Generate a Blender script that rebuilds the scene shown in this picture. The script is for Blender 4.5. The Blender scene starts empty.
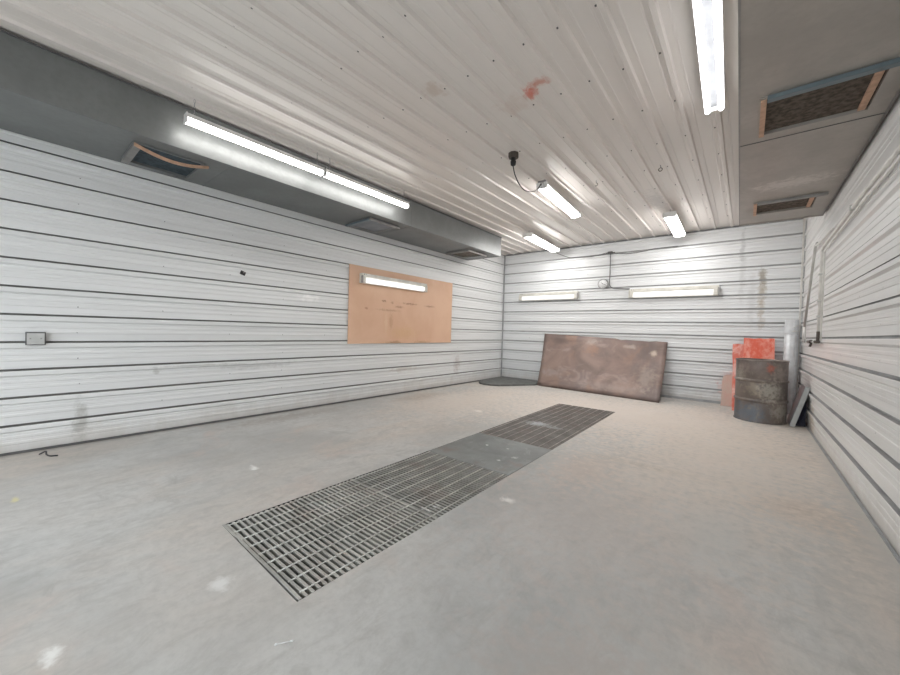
import bpy, bmesh, math, random
from mathutils import Vector, Matrix

SC = bpy.context.scene
COL = SC.collection
rnd = random.Random(7)

# ------------------------------------------------------------------ room size (metres)
XL, XR, YB, YF, ZC = -4.627, 0.656, 7.676, -1.9, 2.996
DOX0, DOX1, DOZ = -4.2, .25, 2.5   # added vehicle doorway, unseen, in the front wall
PITCH = 0.2286                      # siding rib spacing (9 inch)

# ------------------------------------------------------------------ node helpers
def new_mat(name):
    m = bpy.data.materials.new(name); m.use_nodes = True
    nt = m.node_tree
    return m, nt, nt.nodes['Principled BSDF']

def pos(nt, scale=(1, 1, 1), loc=(0, 0, 0)):
    g = nt.nodes.new('ShaderNodeNewGeometry')
    mp = nt.nodes.new('ShaderNodeMapping')
    mp.inputs['Scale'].default_value = scale
    mp.inputs['Location'].default_value = loc
    nt.links.new(g.outputs['Position'], mp.inputs['Vector'])
    return mp.outputs['Vector']

def noise(nt, scale, vec=None, detail=4, rough=0.55, dist=0.0):
    n = nt.nodes.new('ShaderNodeTexNoise')
    n.inputs['Scale'].default_value = scale
    n.inputs['Detail'].default_value = detail
    n.inputs['Roughness'].default_value = rough
    n.inputs['Distortion'].default_value = dist
    if vec is not None: nt.links.new(vec, n.inputs['Vector'])
    return n.outputs['Fac']

def ramp(nt, fac, lo, hi, a=0.0, b=1.0):
    r = nt.nodes.new('ShaderNodeMapRange')
    r.interpolation_type = 'SMOOTHSTEP'
    for k, v in (('From Min', lo), ('From Max', hi), ('To Min', a), ('To Max', b)):
        r.inputs[k].default_value = v
    nt.links.new(fac, r.inputs['Value'])
    return r.outputs['Result']

def math_n(nt, op, a, b=None):
    n = nt.nodes.new('ShaderNodeMath'); n.operation = op; n.use_clamp = (op == 'ADD')
    for i, v in enumerate((a, b)):
        if v is None: continue
        if isinstance(v, (int, float)): n.inputs[i].default_value = v
        else: nt.links.new(v, n.inputs[i])
    return n.outputs[0]

def mixc(nt, fac, a, b):
    n = nt.nodes.new('ShaderNodeMix'); n.data_type = 'RGBA'
    for sock, v in (('Factor', fac), ('A', a), ('B', b)):
        s = [i for i in n.inputs if i.name == sock and i.enabled and (i.type == ('RGBA' if sock != 'Factor' else 'VALUE'))][0]
        if isinstance(v, (int, float)): s.default_value = v
        elif isinstance(v, tuple): s.default_value = (*v, 1)
        else: nt.links.new(v, s)
    return [o for o in n.outputs if o.type == 'RGBA'][0]

def blob(nt, c, size, nscale=9.0, amount=1.3, lo=0.15, hi=1.25):
    """mark with a ragged outline of its own: 1 inside, 0 outside, at world point c"""
    v = pos(nt, tuple(1.0 / s for s in size), tuple(-a / s for a, s in zip(c, size)))
    ln = nt.nodes.new('ShaderNodeVectorMath'); ln.operation = 'LENGTH'
    nt.links.new(v, ln.inputs[0])
    n = noise(nt, nscale, pos(nt), 4, 0.65)
    a = nt.nodes.new('ShaderNodeMath'); a.operation = 'MULTIPLY_ADD'
    nt.links.new(n, a.inputs[0]); a.inputs[1].default_value = amount * 2; 
    s = nt.nodes.new('ShaderNodeMath'); s.operation = 'SUBTRACT'
    nt.links.new(ln.outputs['Value'], s.inputs[0]); s.inputs[1].default_value = amount
    nt.links.new(s.outputs[0], a.inputs[2])
    return ramp(nt, a.outputs[0], lo, hi, 1.0, 0.0)

def bump(nt, b, height, strength=0.1, dist=0.01):
    n = nt.nodes.new('ShaderNodeBump')
    n.inputs['Strength'].default_value = strength; n.inputs['Distance'].default_value = dist
    nt.links.new(height, n.inputs['Height']); nt.links.new(n.outputs['Normal'], b.inputs['Normal'])

def plain(name, col, rough=0.5, metal=0.0, var=0.12, scale=8.0, spec=0.5):
    m, nt, b = new_mat(name)
    f = ramp(nt, noise(nt, scale, pos(nt)), 0.3, 0.7)
    nt.links.new(mixc(nt, f, tuple(c * (1 - var) for c in col), tuple(min(1, c * (1 + var)) for c in col)), b.inputs['Base Color'])
    b.inputs['Roughness'].default_value = rough; b.inputs['Metallic'].default_value = metal
    b.inputs['Specular IOR Level'].default_value = spec
    return m

def glow(name, col, strength):
    m, nt, b = new_mat(name)
    b.inputs['Base Color'].default_value = (0.5, 0.5, 0.5, 1)
    b.inputs['Emission Color'].default_value = (*col, 1)
    b.inputs['Emission Strength'].default_value = strength
    b.inputs['Roughness'].default_value = 0.3
    return m

# ------------------------------------------------------------------ materials
def wall_material(name, base, along, marks=()):
    m, nt, b = new_mat(name)
    sc = (1.2, 0.35, 14) if along == 'Y' else (0.35, 1.2, 14)
    streak = ramp(nt, noise(nt, 1.0, pos(nt, sc), 5, 0.6), 0.35, 0.7)
    c = mixc(nt, streak, tuple(x * 0.90 for x in base), base)
    cloud = ramp(nt, noise(nt, 1.1, pos(nt), 3), 0.45, 0.75, 0, 0.25)
    c = mixc(nt, cloud, c, tuple(x * 0.93 for x in base))
    # splash dirt along the foot of the wall
    g = nt.nodes.new('ShaderNodeNewGeometry'); sp = nt.nodes.new('ShaderNodeSeparateXYZ')
    nt.links.new(g.outputs['Position'], sp.inputs[0])
    dirt = ramp(nt, math_n(nt, 'ADD', sp.outputs['Z'], math_n(nt, 'MULTIPLY', noise(nt, 6, pos(nt, (1, 1, 0.35)), 5, 0.7), 0.35)), 0.12, 0.42, 0.55, 0)
    c = mixc(nt, dirt, c, (0.50, 0.46, 0.41))
    for cc, size, col, am in marks:
        f = math_n(nt, 'MULTIPLY', blob(nt, cc, size, 14), am)
        c = mixc(nt, f, c, col)
    nt.links.new(c, b.inputs['Base Color'])
    b.inputs['Roughness'].default_value = 0.34
    nt.links.new(ramp(nt, noise(nt, 2.5, pos(nt)), 0.3, 0.7, 0.28, 0.42), b.inputs['Roughness'])
    return m

WHITE = (0.80, 0.815, 0.82)
M = {}
M['wall_left'] = wall_material('white_siding_left', WHITE, 'Y', [
    ((XL, 1.9, 0.62), (.2, .55, .04), (.55, .55, .55), .6), ((XL, 0.42, 0.2), (.2, .06, .22), (.42, .42, .4), .7),
    ((XL, 4.4, 0.42), (.2, .35, .06), (.55, .5, .45), .5), ((XL, 5.9, 0.4), (.2, .12, .2), (.45, .4, .38), .5),
    ((XL, 2.6, 1.5), (.2, .16, .05), (.92, .92, .92), .9), ((XL, .96, .61), (.2, .05, .03), (.5, .5, .49), .8), ((XL, 1.3, .655), (.2, .45, .012), (.5, .5, .49), .7)])
M['wall_back'] = wall_material('white_siding_back', (.82, .84, .855), 'X', [
    ((.175, YB, 2.12), (.05, .2, .2), (.36, .33, .28), .85), ((.17, YB, 1.85), (.06, .2, .16), (.46, .41, .34), .8),
    ((.17, YB, 1.6), (.05, .2, .2), (.54, .49, .43), .7), ((.18, YB, 1.38), (.05, .2, .16), (.55, .50, .45), .7),
    ((-.08, YB, 2.2), (.05, .2, .6), (.5, .5, .5), .35), ((.05, YB, 1.75), (.06, .2, .5), (.5, .5, .5), .3),
    ((-.09, YB, 2.62), (.04, .2, .3), (.45, .46, .47), .4),
    ((-.2, YB, .25), (.14, .2, .35), (.75, .25, .2), .5)])
M['wall_right'] = wall_material('white_siding_right', (.80, .805, .80), 'Y', [
    ((XR, 6.2, .15), (.2, .25, .2), (.62, .5, .38), .6)])
M['wall_front'] = wall_material('white_siding_front', WHITE, 'X')
M['gap'] = plain('dark_siding_gap', (.24, .235, .23), .8)
M['gap_back'] = plain('grey_siding_gap', (.40, .405, .41), .7)
M['screw'] = plain('screw_head', (.10, .10, .10), .5)
M['dark_trim'] = plain('dark_steel_trim', (.13, .13, .13), .55, .2)
M['grey_trim'] = plain('grey_steel_trim', (.36, .37, .38), .45)
M['white_trim'] = plain('white_steel_trim', (.70, .69, .66), .4)

def ceiling_material():
    m, nt, b = new_mat('cream_ceiling_steel')
    base = (.76, .725, .69)
    streak = ramp(nt, noise(nt, 1.0, pos(nt, (14, 0.12, 1)), 3, 0.5), 0.25, 0.75)
    c = mixc(nt, streak, tuple(x * 0.965 for x in base), base)
    c = mixc(nt, ramp(nt, noise(nt, .9, pos(nt), 2), .3, .8, 0, .5), c, (.75, .69, .65))
    for cc, size, col, am in [((-1.365, 2.565, 2.98), (.06, .09, .3), (.60, .13, .07), .85),
                              ((-1.27, 2.53, 2.98), (.10, .05, .3), (.55, .20, .13), .75),
                              ((-1.55, 2.65, 2.98), (.16, .14, .3), (.60, .48, .42), .35),
                              ((-1.95, 2.12, 2.98), (.10, .10, .3), (.48, .36, .28), .45),
                              ((-1.02, 5.75, 2.98), (.12, .5, .3), (.45, .43, .41), .55),
                              ((-.25, 3.75, 2.98), (.10, .12, .3), (.75, .73, .7), .6)]:
        c = mixc(nt, math_n(nt, 'MULTIPLY', blob(nt, cc, size, 12), am), c, col)
    nt.links.new(c, b.inputs['Base Color'])
    b.inputs['Roughness'].default_value = .30
    return m
M['ceiling'] = ceiling_material()

def floor_material():
    m, nt, b = new_mat('stained_concrete')
    p = pos(nt)
    c = mixc(nt, ramp(nt, noise(nt, .8, pos(nt, (1, .8, 1)), 4, .6, .4), .32, .68), (.42, .43, .425), (.60, .605, .595))
    # tan and pink staining in drifts
    c = mixc(nt, ramp(nt, noise(nt, .55, pos(nt, (1.3, .7, 1), (3.1, 1.7, 0)), 5, .6, .6), .44, .68, 0, .8), c, (.62, .55, .485))
    c = mixc(nt, ramp(nt, noise(nt, 1.7, pos(nt, (1, 1, 1), (7, 2, 0)), 5, .6, .8), .54, .74, 0, .6), c, (.60, .50, .45))
    c = mixc(nt, ramp(nt, noise(nt, 3.0, pos(nt, (.6, 1.6, 1), (1, 9, 0)), 5, .7, 1.0), .56, .74, 0, .5), c, (.36, .355, .34))
    c = mixc(nt, ramp(nt, noise(nt, 7, pos(nt, (1.5, .7, 1), (2, 8, 0)), 6, .75, .6), .40, .72, 0, .6), c, (.38, .375, .36))
    c = mixc(nt, ramp(nt, noise(nt, .45, pos(nt, loc=(11, 3, 0)), 3, .5), .40, .65, 0, .35), c, (.60, .555, .51))
    c = mixc(nt, ramp(nt, noise(nt, 26, p, 4, .7), .35, .75, 0, .3), c, (.36, .36, .35))
    c = mixc(nt, ramp(nt, noise(nt, 5, pos(nt, (1, 1, 1), (4, 4, 0)), 6, .7, .5), .6, .8, 0, .45), c, (.62, .61, .59))
    marks = [((-1.743, .096, 0), (.055, .032, .3), (.84, .84, .82), .95), ((-1.70, .58, 0), (.06, .045, .3), (.78, .78, .77), .85),
             ((-2.94, 1.215, 0), (.06, .03, .3), (.90, .90, .88), 1.0), ((-2.86, 4.164, 0), (.08, .06, .3), (.92, .90, .86), 1.0),
             ((-1.184, 2.103, 0), (.06, .035, .3), (.86, .86, .84), .95), ((-3.44, .03, 0), (.05, .018, .3), (.70, .66, .36), .8),
             ((-4.14, 4.32, 0), (.25, .6, .3), (.27, .22, .17), .55), ((-4.3, 2.2, 0), (.18, .8, .3), (.36, .33, .30), .6),
             ((.30, 3.3, 0), (.3, .35, .3), (.50, .38, .29), .55), ((-.6, 3.45, 0), (.5, .09, .3), (.42, .37, .31), .5),
             ((.25, 4.7, 0), (.5, .25, .3), (.42, .37, .33), .5), ((-.9, 5.2, 0), (.35, .2, .3), (.40, .36, .32), .45),
             ((-1.0, 3.0, 0), (.3, .5, .3), (.56, .46, .40), .5), ((-.35, 1.1, 0), (.4, .35, .3), (.46, .41, .38), .5),
             ((-1.2, 5.6, 0), (2.6, 1.9, .3), (.72, .645, .585), .8), ((-.1, 4.2, 0), (1.1, 1.9, .3), (.69, .62, .555), .7), ((-3.4, 4.6, 0), (1.0, 1.7, .3), (.68, .62, .56), .65), ((-.7, 2.2, 0), (.8, .9, .3), (.58, .51, .47), .4),  # tan staining that also paints in warm lamp light over the far floor
             ((-.60, .52, 0), (.02, .02, .3), (.2, .2, .2), .8), ((-.1, 2.5, 0), (.18, .4, .3), (.55, .55, .53), .5)]
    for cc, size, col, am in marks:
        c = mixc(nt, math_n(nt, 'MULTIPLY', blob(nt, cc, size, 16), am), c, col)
    # debris line beside the left and right walls
    g = nt.nodes.new('ShaderNodeNewGeometry'); sp = nt.nodes.new('ShaderNodeSeparateXYZ')
    nt.links.new(g.outputs['Position'], sp.inputs[0])
    for w in (XL, XR):
        d = math_n(nt, 'ABSOLUTE', math_n(nt, 'SUBTRACT', sp.outputs['X'], w))
        d = math_n(nt, 'ADD', d, math_n(nt, 'MULTIPLY', noise(nt, 13, p, 5, .75), .16))
        c = mixc(nt, ramp(nt, d, .09, .22, .85, 0), c, (.26, .24, .22) if w < -1 else (.55, .53, .50))
    nt.links.new(c, b.inputs['Base Color'])
    nt.links.new(ramp(nt, noise(nt, 3, p), .3, .7, .55, .75), b.inputs['Roughness'])
    b.inputs['Specular IOR Level'].default_value = .35
    bump(nt, b, noise(nt, 60, p, 4, .7), .12, .004)
    return m
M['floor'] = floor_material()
M['apron'] = plain('pale_apron_concrete', (.55, .55, .54), .8)
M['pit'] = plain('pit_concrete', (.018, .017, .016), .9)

def duct_material(name, base):
    m, nt, b = new_mat(name)
    c = mixc(nt, ramp(nt, noise(nt, 2.2, pos(nt), 4, .6), .3, .7), tuple(x * .88 for x in base), tuple(x * 1.1 for x in base))
    c = mixc(nt, ramp(nt, noise(nt, 26, pos(nt), 3, .6), .4, .7, 0, .3), c, tuple(x * .8 for x in base))
    c = mixc(nt, math_n(nt, 'MULTIPLY', blob(nt, (.28, 4.55, 2.556), (.30, .14, .3), 22), .75), c, (.68, .64, .60))
    nt.links.new(c, b.inputs['Base Color'])
    b.inputs['Roughness'].default_value = .42
    b.inputs['Metallic'].default_value = .25
    return m
M['duct'] = duct_material('grey_duct_steel', (.20, .21, .21))
M['duct_warm'] = duct_material('warm_grey_duct_steel', (.42, .392, .36))
M['duct_frame'] = plain('vent_frame_steel', (.30, .295, .285), .45, .3)
M['channel'] = plain('blue_grey_channel', (.17, .215, .24), .38, .3)
M['wood'] = plain('raw_wood_strip', (.56, .36, .25), .7, 0, .15, 20)
M['filter'] = plain('dirty_brown_filter', (.10, .080, .064), .95, 0, .5, 30)
M['flap'] = plain('grey_blue_flap', (.22, .235, .26), .5)
M['filter_pale'] = plain('dusty_filter', (.16, .14, .12), .9, 0, .3, 30)
M['filter_blue'] = plain('dark_blue_filter', (.05, .07, .085), .9, 0, .3, 25)

M['tube'] = glow('lit_tube', (1.0, .985, .97), 2.6)
M['lens'] = glow('lit_lens', (1.0, .975, .945), 7.8)
M['lens_wall'] = glow('lit_wall_lens', (1.0, .97, .93), .22)
M['lens_board'] = glow('lit_board_lens', (1.0, .98, .96), .34)
M['housing'] = plain('cream_housing', (.66, .65, .60), .4)
M['housing_white'] = plain('white_housing', (.75, .75, .74), .35)
M['end_plate'] = plain('grey_end_plate', (.33, .33, .33), .5)
M['reflector'] = plain('dull_reflector', (.16, .165, .175), .8, spec=.15)
M['lens_soft'] = glow('softer_lit_lens', (1.0, .97, .93), 4.0)
M['black'] = plain('black_plastic', (.03, .03, .032), .5)
M['chain'] = plain('chain_steel', (.35, .35, .36), .35, .8)
M['cord'] = plain('grey_cord', (.12, .12, .12), .6)

def board_material():
    m, nt, b = new_mat('tan_hardboard')
    c = mixc(nt, ramp(nt, noise(nt, 1.4, pos(nt), 5, .6, .4), .3, .7), (.69, .43, .29), (.76, .51, .36))
    c = mixc(nt, ramp(nt, noise(nt, 9, pos(nt, (1, 1, .25)), 5, .7), .55, .75, 0, .4), c, (.76, .53, .39))
    for y, z, sy, sz, col, am in [(3.9, 1.567, .05, .02, (.25, .10, .06), .8), (4.073, 1.55, .03, .02, (.3, .12, .07), .8),
                                  (3.541, 1.428, .03, .02, (.35, .13, .08), .8), (4.234, 1.49, .10, .02, (.35, .16, .1), .75),
                                  (4.49, 1.562, .18, .018, (.30, .13, .08), .8), (5.0, 1.55, .14, .02, (.33, .15, .1), .75),
                                  (4.0, 1.42, .25, .02, (.4, .2, .13), .6), (4.05, 1.25, .05, .14, (.5, .27, .15), .6),
                                  (3.95, 1.22, .04, .16, (.78, .6, .42), .6), (4.15, .885, .2, .03, (.28, .17, .08), .8),
                                  (4.8, .885, .2, .03, (.35, .22, .1), .7), (4.35, 1.05, .35, .12, (.66, .42, .2), .5)]:
        c = mixc(nt, math_n(nt, 'MULTIPLY', blob(nt, (XL, y, z), (.3, sy, sz), 55, 1.9), am * .85), c, col)
    nt.links.new(c, b.inputs['Base Color']); b.inputs['Roughness'].default_value = .55
    return m
M['board'] = board_material()

def rust_sheet_material():
    m, nt, b = new_mat('rusty_steel_plate')
    c = mixc(nt, ramp(nt, noise(nt, 1.6, pos(nt), 4, .55, .6), .3, .7), (.165, .12, .108), (.315, .228, .195))
    c = mixc(nt, ramp(nt, noise(nt, 1.2, pos(nt, loc=(5, 2, 2)), 4, .6, .5), .45, .68, 0, .7), c, (.20, .165, .162))
    c = mixc(nt, ramp(nt, noise(nt, 2.4, pos(nt, (1, 1, 1.6), (1, 3, 9)), 5, .6, 1.), .52, .75, 0, .75), c, (.38, .30, .27))
    c = mixc(nt, ramp(nt, noise(nt, 2.0, pos(nt, loc=(2, 7, 1)), 4, .6, .4), .55, .75, 0, .6), c, (.34, .21, .15))
    for x, z, sx, sz, col, am in [(-1.30, .80, .07, .07, (.68, .58, .47), .9), (-2.45, .96, .14, .07, (.55, .48, .42), .6), (-3.15, .30, .3, .10, (.40, .35, .33), .6),
                                  (-1.35, .35, .2, .25, (.50, .42, .35), .5), (-1.7, .9, .15, .04, (.6, .52, .45), .6), (-2.0, .15, .8, .06, (.40, .34, .31), .4),
                                  (-1.28, .30, .05, .05, (.22, .15, .13), .6), (-2.4, .82, .15, .12, (.45, .24, .15), .5), (-1.95, .55, .4, .25, (.30, .21, .18), .5)]:
        c = mixc(nt, math_n(nt, 'MULTIPLY', blob(nt, (x, YB - .2, z), (sx, 1.2, sz), 11, 1.4), am * .7), c, col)
    nt.links.new(c, b.inputs['Base Color'])
    b.inputs['Roughness'].default_value = .5; b.inputs['Metallic'].default_value = .15
    return m
M['rust_sheet'] = rust_sheet_material()

def drum_material():
    m, nt, b = new_mat('worn_black_drum')
    c = mixc(nt, ramp(nt, noise(nt, 3, pos(nt), 5, .6, .5), .3, .7), (.13, .11, .10), (.22, .185, .165))
    c = mixc(nt, ramp(nt, noise(nt, 5, pos(nt, (1, 1, .7), (3, 1, 1)), 6, .7, .6), .52, .66, 0, .5), c, (.30, .265, .235))
    for x, y, z, s, col, am in [(.27, 6.3, .42, (.13, .3, .15), (.44, .42, .37), .75), (.40, 6.4, .16, (.12, .3, .12), (.42, .39, .34), .75),
                                (.27, 6.3, .73, (.05, .3, .07), (.50, .10, .05), .9), (-.05, 6.5, .62, (.06, .3, .12), (.40, .38, .33), .7),
                                (.05, 6.4, .10, (.22, .4, .17), (.12, .145, .175), .85), (.10, 6.4, .74, (.25, .4, .12), (.26, .215, .20), .5), (.36, 6.4, .64, (.10, .3, .10), (.36, .31, .28), .6),
                                (.10, 6.3, .45, (.12, .3, .1), (.30, .26, .20), .6)]:
        c = mixc(nt, math_n(nt, 'MULTIPLY', blob(nt, (x, y, z), s, 22, 1.6), am), c, col)
    nt.links.new(c, b.inputs['Base Color'])
    b.inputs['Roughness'].default_value = .42; b.inputs['Metallic'].default_value = .3
    return m
M['drum'] = drum_material()

def red_material(name, base, pale, am=.6):
    m, nt, b = new_mat(name)
    f = ramp(nt, noise(nt, 7, pos(nt, (1.4, 1, .6)), 5, .7, .5), .40, .66, 0, am)
    nt.links.new(mixc(nt, f, base, pale), b.inputs['Base Color'])
    b.inputs['Roughness'].default_value = .35
    return m
M['red'] = red_material('red_orange_paint', (.70, .13, .08), (.80, .40, .33), .8)
M['red2'] = red_material('red_streaked_paint', (.66, .17, .12), (.78, .50, .45), .95)
M['pink'] = red_material('pink_tan_board', (.56, .42, .36), (.60, .32, .27), .5)
M['galv'] = plain('galvanised_steel', (.66, .685, .71), .36, .15, .10, 12)
M['grey_panel'] = plain('slate_grey_panel', (.38, .41, .43), .5, .1)
M['pale_edge'] = plain('pale_grey_edge', (.42, .44, .44), .5)
M['navy'] = plain('dark_navy_fill', (.012, .013, .03), .6)
M['rubber'] = plain('dark_rubber', (.13, .135, .13), .75, 0, .2, 10)
M['pvc'] = plain('off_white_pipe', (.76, .75, .72), .35)
M['pipe_grey'] = plain('grey_pipe', (.60, .60, .58), .4, .2)
M['fitting'] = plain('dark_fitting', (.10, .085, .075), .5, .4)
M['plate_cover'] = plain('grey_cover', (.55, .56, .55), .4)
M['clock_face'] = plain('clock_face', (.82, .83, .84), .3, 0, .02)

def grate_material(name, base):
    m, nt, b = new_mat(name)
    c = mixc(nt, ramp(nt, noise(nt, 6, pos(nt), 5, .65), .3, .7), tuple(x * .72 for x in base), tuple(x * 1.12 for x in base))
    c = mixc(nt, ramp(nt, noise(nt, 3, pos(nt, loc=(2, 2, 0)), 4, .6), .5, .72, 0, .5), c, (.30, .22, .19))
    for x, y, sx, sy, col, am in [(-1.95, 4.13, .16, .12, (.72, .74, .76), .9), (-1.72, 4.10, .14, .06, (.6, .62, .62), .6), (-1.48, 1.72, .03, .03, (.85, .85, .85), .9),
                                  (-2.0, 1.25, .12, .08, (.62, .62, .6), .5), (-1.5, 1.65, .05, .02, (.8, .8, .8), .7)]:
        c = mixc(nt, math_n(nt, 'MULTIPLY', blob(nt, (x, y, 0), (sx, sy, .5), 20), am), c, col)
    nt.links.new(c, b.inputs['Base Color'])
    b.inputs['Roughness'].default_value = .5; b.inputs['Metallic'].default_value = .2
    return m
M['grate'] = grate_material('galvanised_bar', (.47, .465, .435))
M['grate_dark'] = grate_material('dull_bar', (.33, .33, .31))
M['rod'] = grate_material('pale_rod', (.62, .615, .58))
M['rod_dirty'] = grate_material('dusty_rod', (.52, .48, .44))
M['grate_dirty'] = grate_material('clogged_bar', (.25, .228, .21))

def cover_material():
    m, nt, b = new_mat('spattered_steel_plate')
    c = mixc(nt, ramp(nt, noise(nt, 2.6, pos(nt), 5, .6, .5), .3, .7), (.165, .175, .17), (.25, .265, .262))
    c = mixc(nt, ramp(nt, noise(nt, 6, pos(nt, (1, .5, 1), (3, 0, 0)), 6, .75, .8), .52, .74, 0, .6), c, (.36, .375, .37))
    c = mixc(nt, ramp(nt, noise(nt, 3, pos(nt, loc=(8, 0, 0)), 4, .6), .56, .7, 0, .6), c, (.22, .17, .15))
    for x, y, s, am in [(-1.93, 2.98, .03, .95), (-1.62, 2.7, .03, .8), (-1.55, 2.85, .05, .5), (-1.72, 3.02, .025, .6)]:
        c = mixc(nt, math_n(nt, 'MULTIPLY', blob(nt, (x, y, 0), (s * .6, s * .6, .5), 30), am), c, (.75, .76, .76))
    nt.links.new(c, b.inputs['Base Color'])
    b.inputs['Roughness'].default_value = .48; b.inputs['Metallic'].default_value = .15
    return m
M['cover'] = cover_material()

# ------------------------------------------------------------------ mesh helpers
def B(): return bmesh.new()

def box(bm, x0, x1, y0, y1, z0, z1, mi=0, mat=None):
    vs = [bm.verts.new((x, y, z)) for z in (z0, z1) for y in (y0, y1) for x in (x0, x1)]
    if mat is not None:
        for v in vs: v.co = mat @ v.co
    for f in ((0, 2, 3, 1), (4, 5, 7, 6), (0, 1, 5, 4), (2, 6, 7, 3), (0, 4, 6, 2), (1, 3, 7, 5)):
        bm.faces.new([vs[i] for i in f]).material_index = mi
    return vs

def quad(bm, pts, mi=0):
    f = bm.faces.new([bm.verts.new(p) for p in pts]); f.material_index = mi
    return f

def tube(bm, pts, r, seg=10, mi=0, closed=False, caps=True):
    pts = [Vector(p) for p in pts]
    n = len(pts); rings = []
    up = None
    for i, p in enumerate(pts):
        a = pts[(i - 1) % n] if (closed or i > 0) else p
        c = pts[(i + 1) % n] if (closed or i < n - 1) else p
        t = (c - a).normalized()
        if up is None:
            up = t.orthogonal().normalized()
        up = (up - t * up.dot(t)).normalized()
        s = t.cross(up)
        rr = r[i] if isinstance(r, (list, tuple)) else r
        rings.append([bm.verts.new(p + (up * math.cos(k * 2 * math.pi / seg) + s * math.sin(k * 2 * math.pi / seg)) * rr) for k in range(seg)])
    for i in range(n if closed else n - 1):
        A, Cc = rings[i], rings[(i + 1) % n]
        for k in range(seg):
            f = bm.faces.new((A[k], A[(k + 1) % seg], Cc[(k + 1) % seg], Cc[k])); f.smooth = True; f.material_index = mi
    if caps and not closed:
        bm.faces.new(rings[0][::-1]).material_index = mi; bm.faces.new(rings[-1]).material_index = mi

def lathe(bm, prof, seg=48, mi=0, smooth=True):
    """prof: (r, z) list around the Z axis"""
    rings = []
    for r, z in prof:
        if r < 1e-6: rings.append([bm.verts.new((0, 0, z))])
        else: rings.append([bm.verts.new((r * math.cos(k * 2 * math.pi / seg), r * math.sin(k * 2 * math.pi / seg), z)) for k in range(seg)])
    for A, Cc in zip(rings, rings[1:]):
        for k in range(seg):
            k2 = (k + 1) % seg
            vs = ([A[k], A[k2]] if len(A) > 1 else [A[0]]) + ([Cc[k2], Cc[k]] if len(Cc) > 1 else [Cc[0]])
            f = bm.faces.new(vs); f.smooth = smooth; f.material_index = mi

def bend(points, r=.04, n=5):
    """round the corners of a polyline"""
    pts = [Vector(p) for p in points]; out = [pts[0]]
    for a, b, c in zip(pts, pts[1:], pts[2:]):
        d1 = (a - b); d2 = (c - b); k = min(r, d1.length * .45, d2.length * .45)
        p, q = b + d1.normalized() * k, b + d2.normalized() * k
        for i in range(n + 1):
            t = i / n
            out.append(p * (1 - t) ** 2 + b * 2 * t * (1 - t) + q * t * t)
    out.append(pts[-1]); return out

def obj(name, bm, mats, parent=None, bevel=0.0, loc=None, rot=None):
    bmesh.ops.recalc_face_normals(bm, faces=bm.faces)
    me = bpy.data.meshes.new(name); bm.to_mesh(me); bm.free()
    for m in (mats if isinstance(mats, (list, tuple)) else [mats]): me.materials.append(m)
    o = bpy.data.objects.new(name, me); COL.objects.link(o)
    if parent: o.parent = parent
    if loc: o.location = loc
    if rot: o.rotation_euler = rot
    if bevel:
        md = o.modifiers.new('bevel', 'BEVEL'); md.width = bevel; md.segments = 2; md.limit_method = 'ANGLE'
    return o

def tag(o, label, cat, group=None, kind=None):
    o['label'] = label; o['category'] = cat
    if group: o['group'] = group
    if kind: o['kind'] = kind
    return o

def thing(name, label, cat, loc=(0, 0, 0), rotz=0.0, group=None):
    o = bpy.data.objects.new(name, None); COL.objects.link(o)
    o.empty_display_size = .1
    o.location = loc; o.rotation_euler = (0, 0, rotz)
    return tag(o, label, cat, group)

def struct(name, bm, mats, label=None, bevel=0.0, parent=None):
    o = obj(name, bm, mats, parent, bevel)
    if parent is None: o['kind'] = 'structure'
    if label: o['label'] = label
    return o

# ------------------------------------------------------------------ siding (lapped, ribbed steel)
RIB = .018
def siding_profile(z_top, half, deep):
    """(depth into room, z, material index of the face that follows) from floor up"""
    pr = []
    n = 0
    while True:
        zs = PITCH * n + .003
        b = zs - PITCH
        for d, z, mi in ((0, b + half + .002, 0), (0, b + .070, 0), (.004, b + .074, 0), (.004, b + .092, 0), (0, b + .096, 0),
                         (0, b + .118, 0), (.004, b + .122, 0), (.004, b + .140, 0), (0, b + .144, 0),
                         (0, zs - .066, 0), (-.003, zs - .063, 0), (-.003, zs - .060, 0), (0, zs - .056, 0), (RIB, zs - .044, 0), (RIB, zs - half - .004, 0), (RIB - .003, zs - half, 1),
                         (-deep, zs - half, 1), (-deep, zs + half, 1), (0, zs + half, 0)):
            pr.append((d, z, mi))
        n += 1
        if zs > z_top + .1: break
    out = [(d, z, mi) for d, z, mi in pr if 0.001 < z < z_top - .001]
    return [(0, 0.0, 0)] + out + [(max(0, out[-1][0]), z_top, 0)]

def siding(plane, sgn, a0, a1, axis, screws=(), half=.008, deep=.03):
    bm = B()
    pr = siding_profile(ZC, half, deep)
    def P(a, d, z):
        return (plane + sgn * d, a, z) if axis == 'Y' else (a, plane + sgn * d, z)
    va = [bm.verts.new(P(a0, d, z)) for d, z, _ in pr]
    vb = [bm.verts.new(P(a1, d, z)) for d, z, _ in pr]
    for i in range(len(pr) - 1):
        f = bm.faces.new((va[i], vb[i], vb[i + 1], va[i + 1])); f.material_index = pr[i][2]
    # screw heads in upright rows at the studs
    for a in screws:
        for n in range(1, 12):
            z = PITCH * n + .085
            if z > 2.4 or rnd.random() < .35: continue
            aa = a + rnd.uniform(-.01, .01)
            lo, hi = P(aa - .004, -.001, z - .004), P(aa + .004, .004, z + .004)
            box(bm, min(lo[0], hi[0]), max(lo[0], hi[0]), min(lo[1], hi[1]), max(lo[1], hi[1]), lo[2], hi[2], 2)
    return bm

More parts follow.
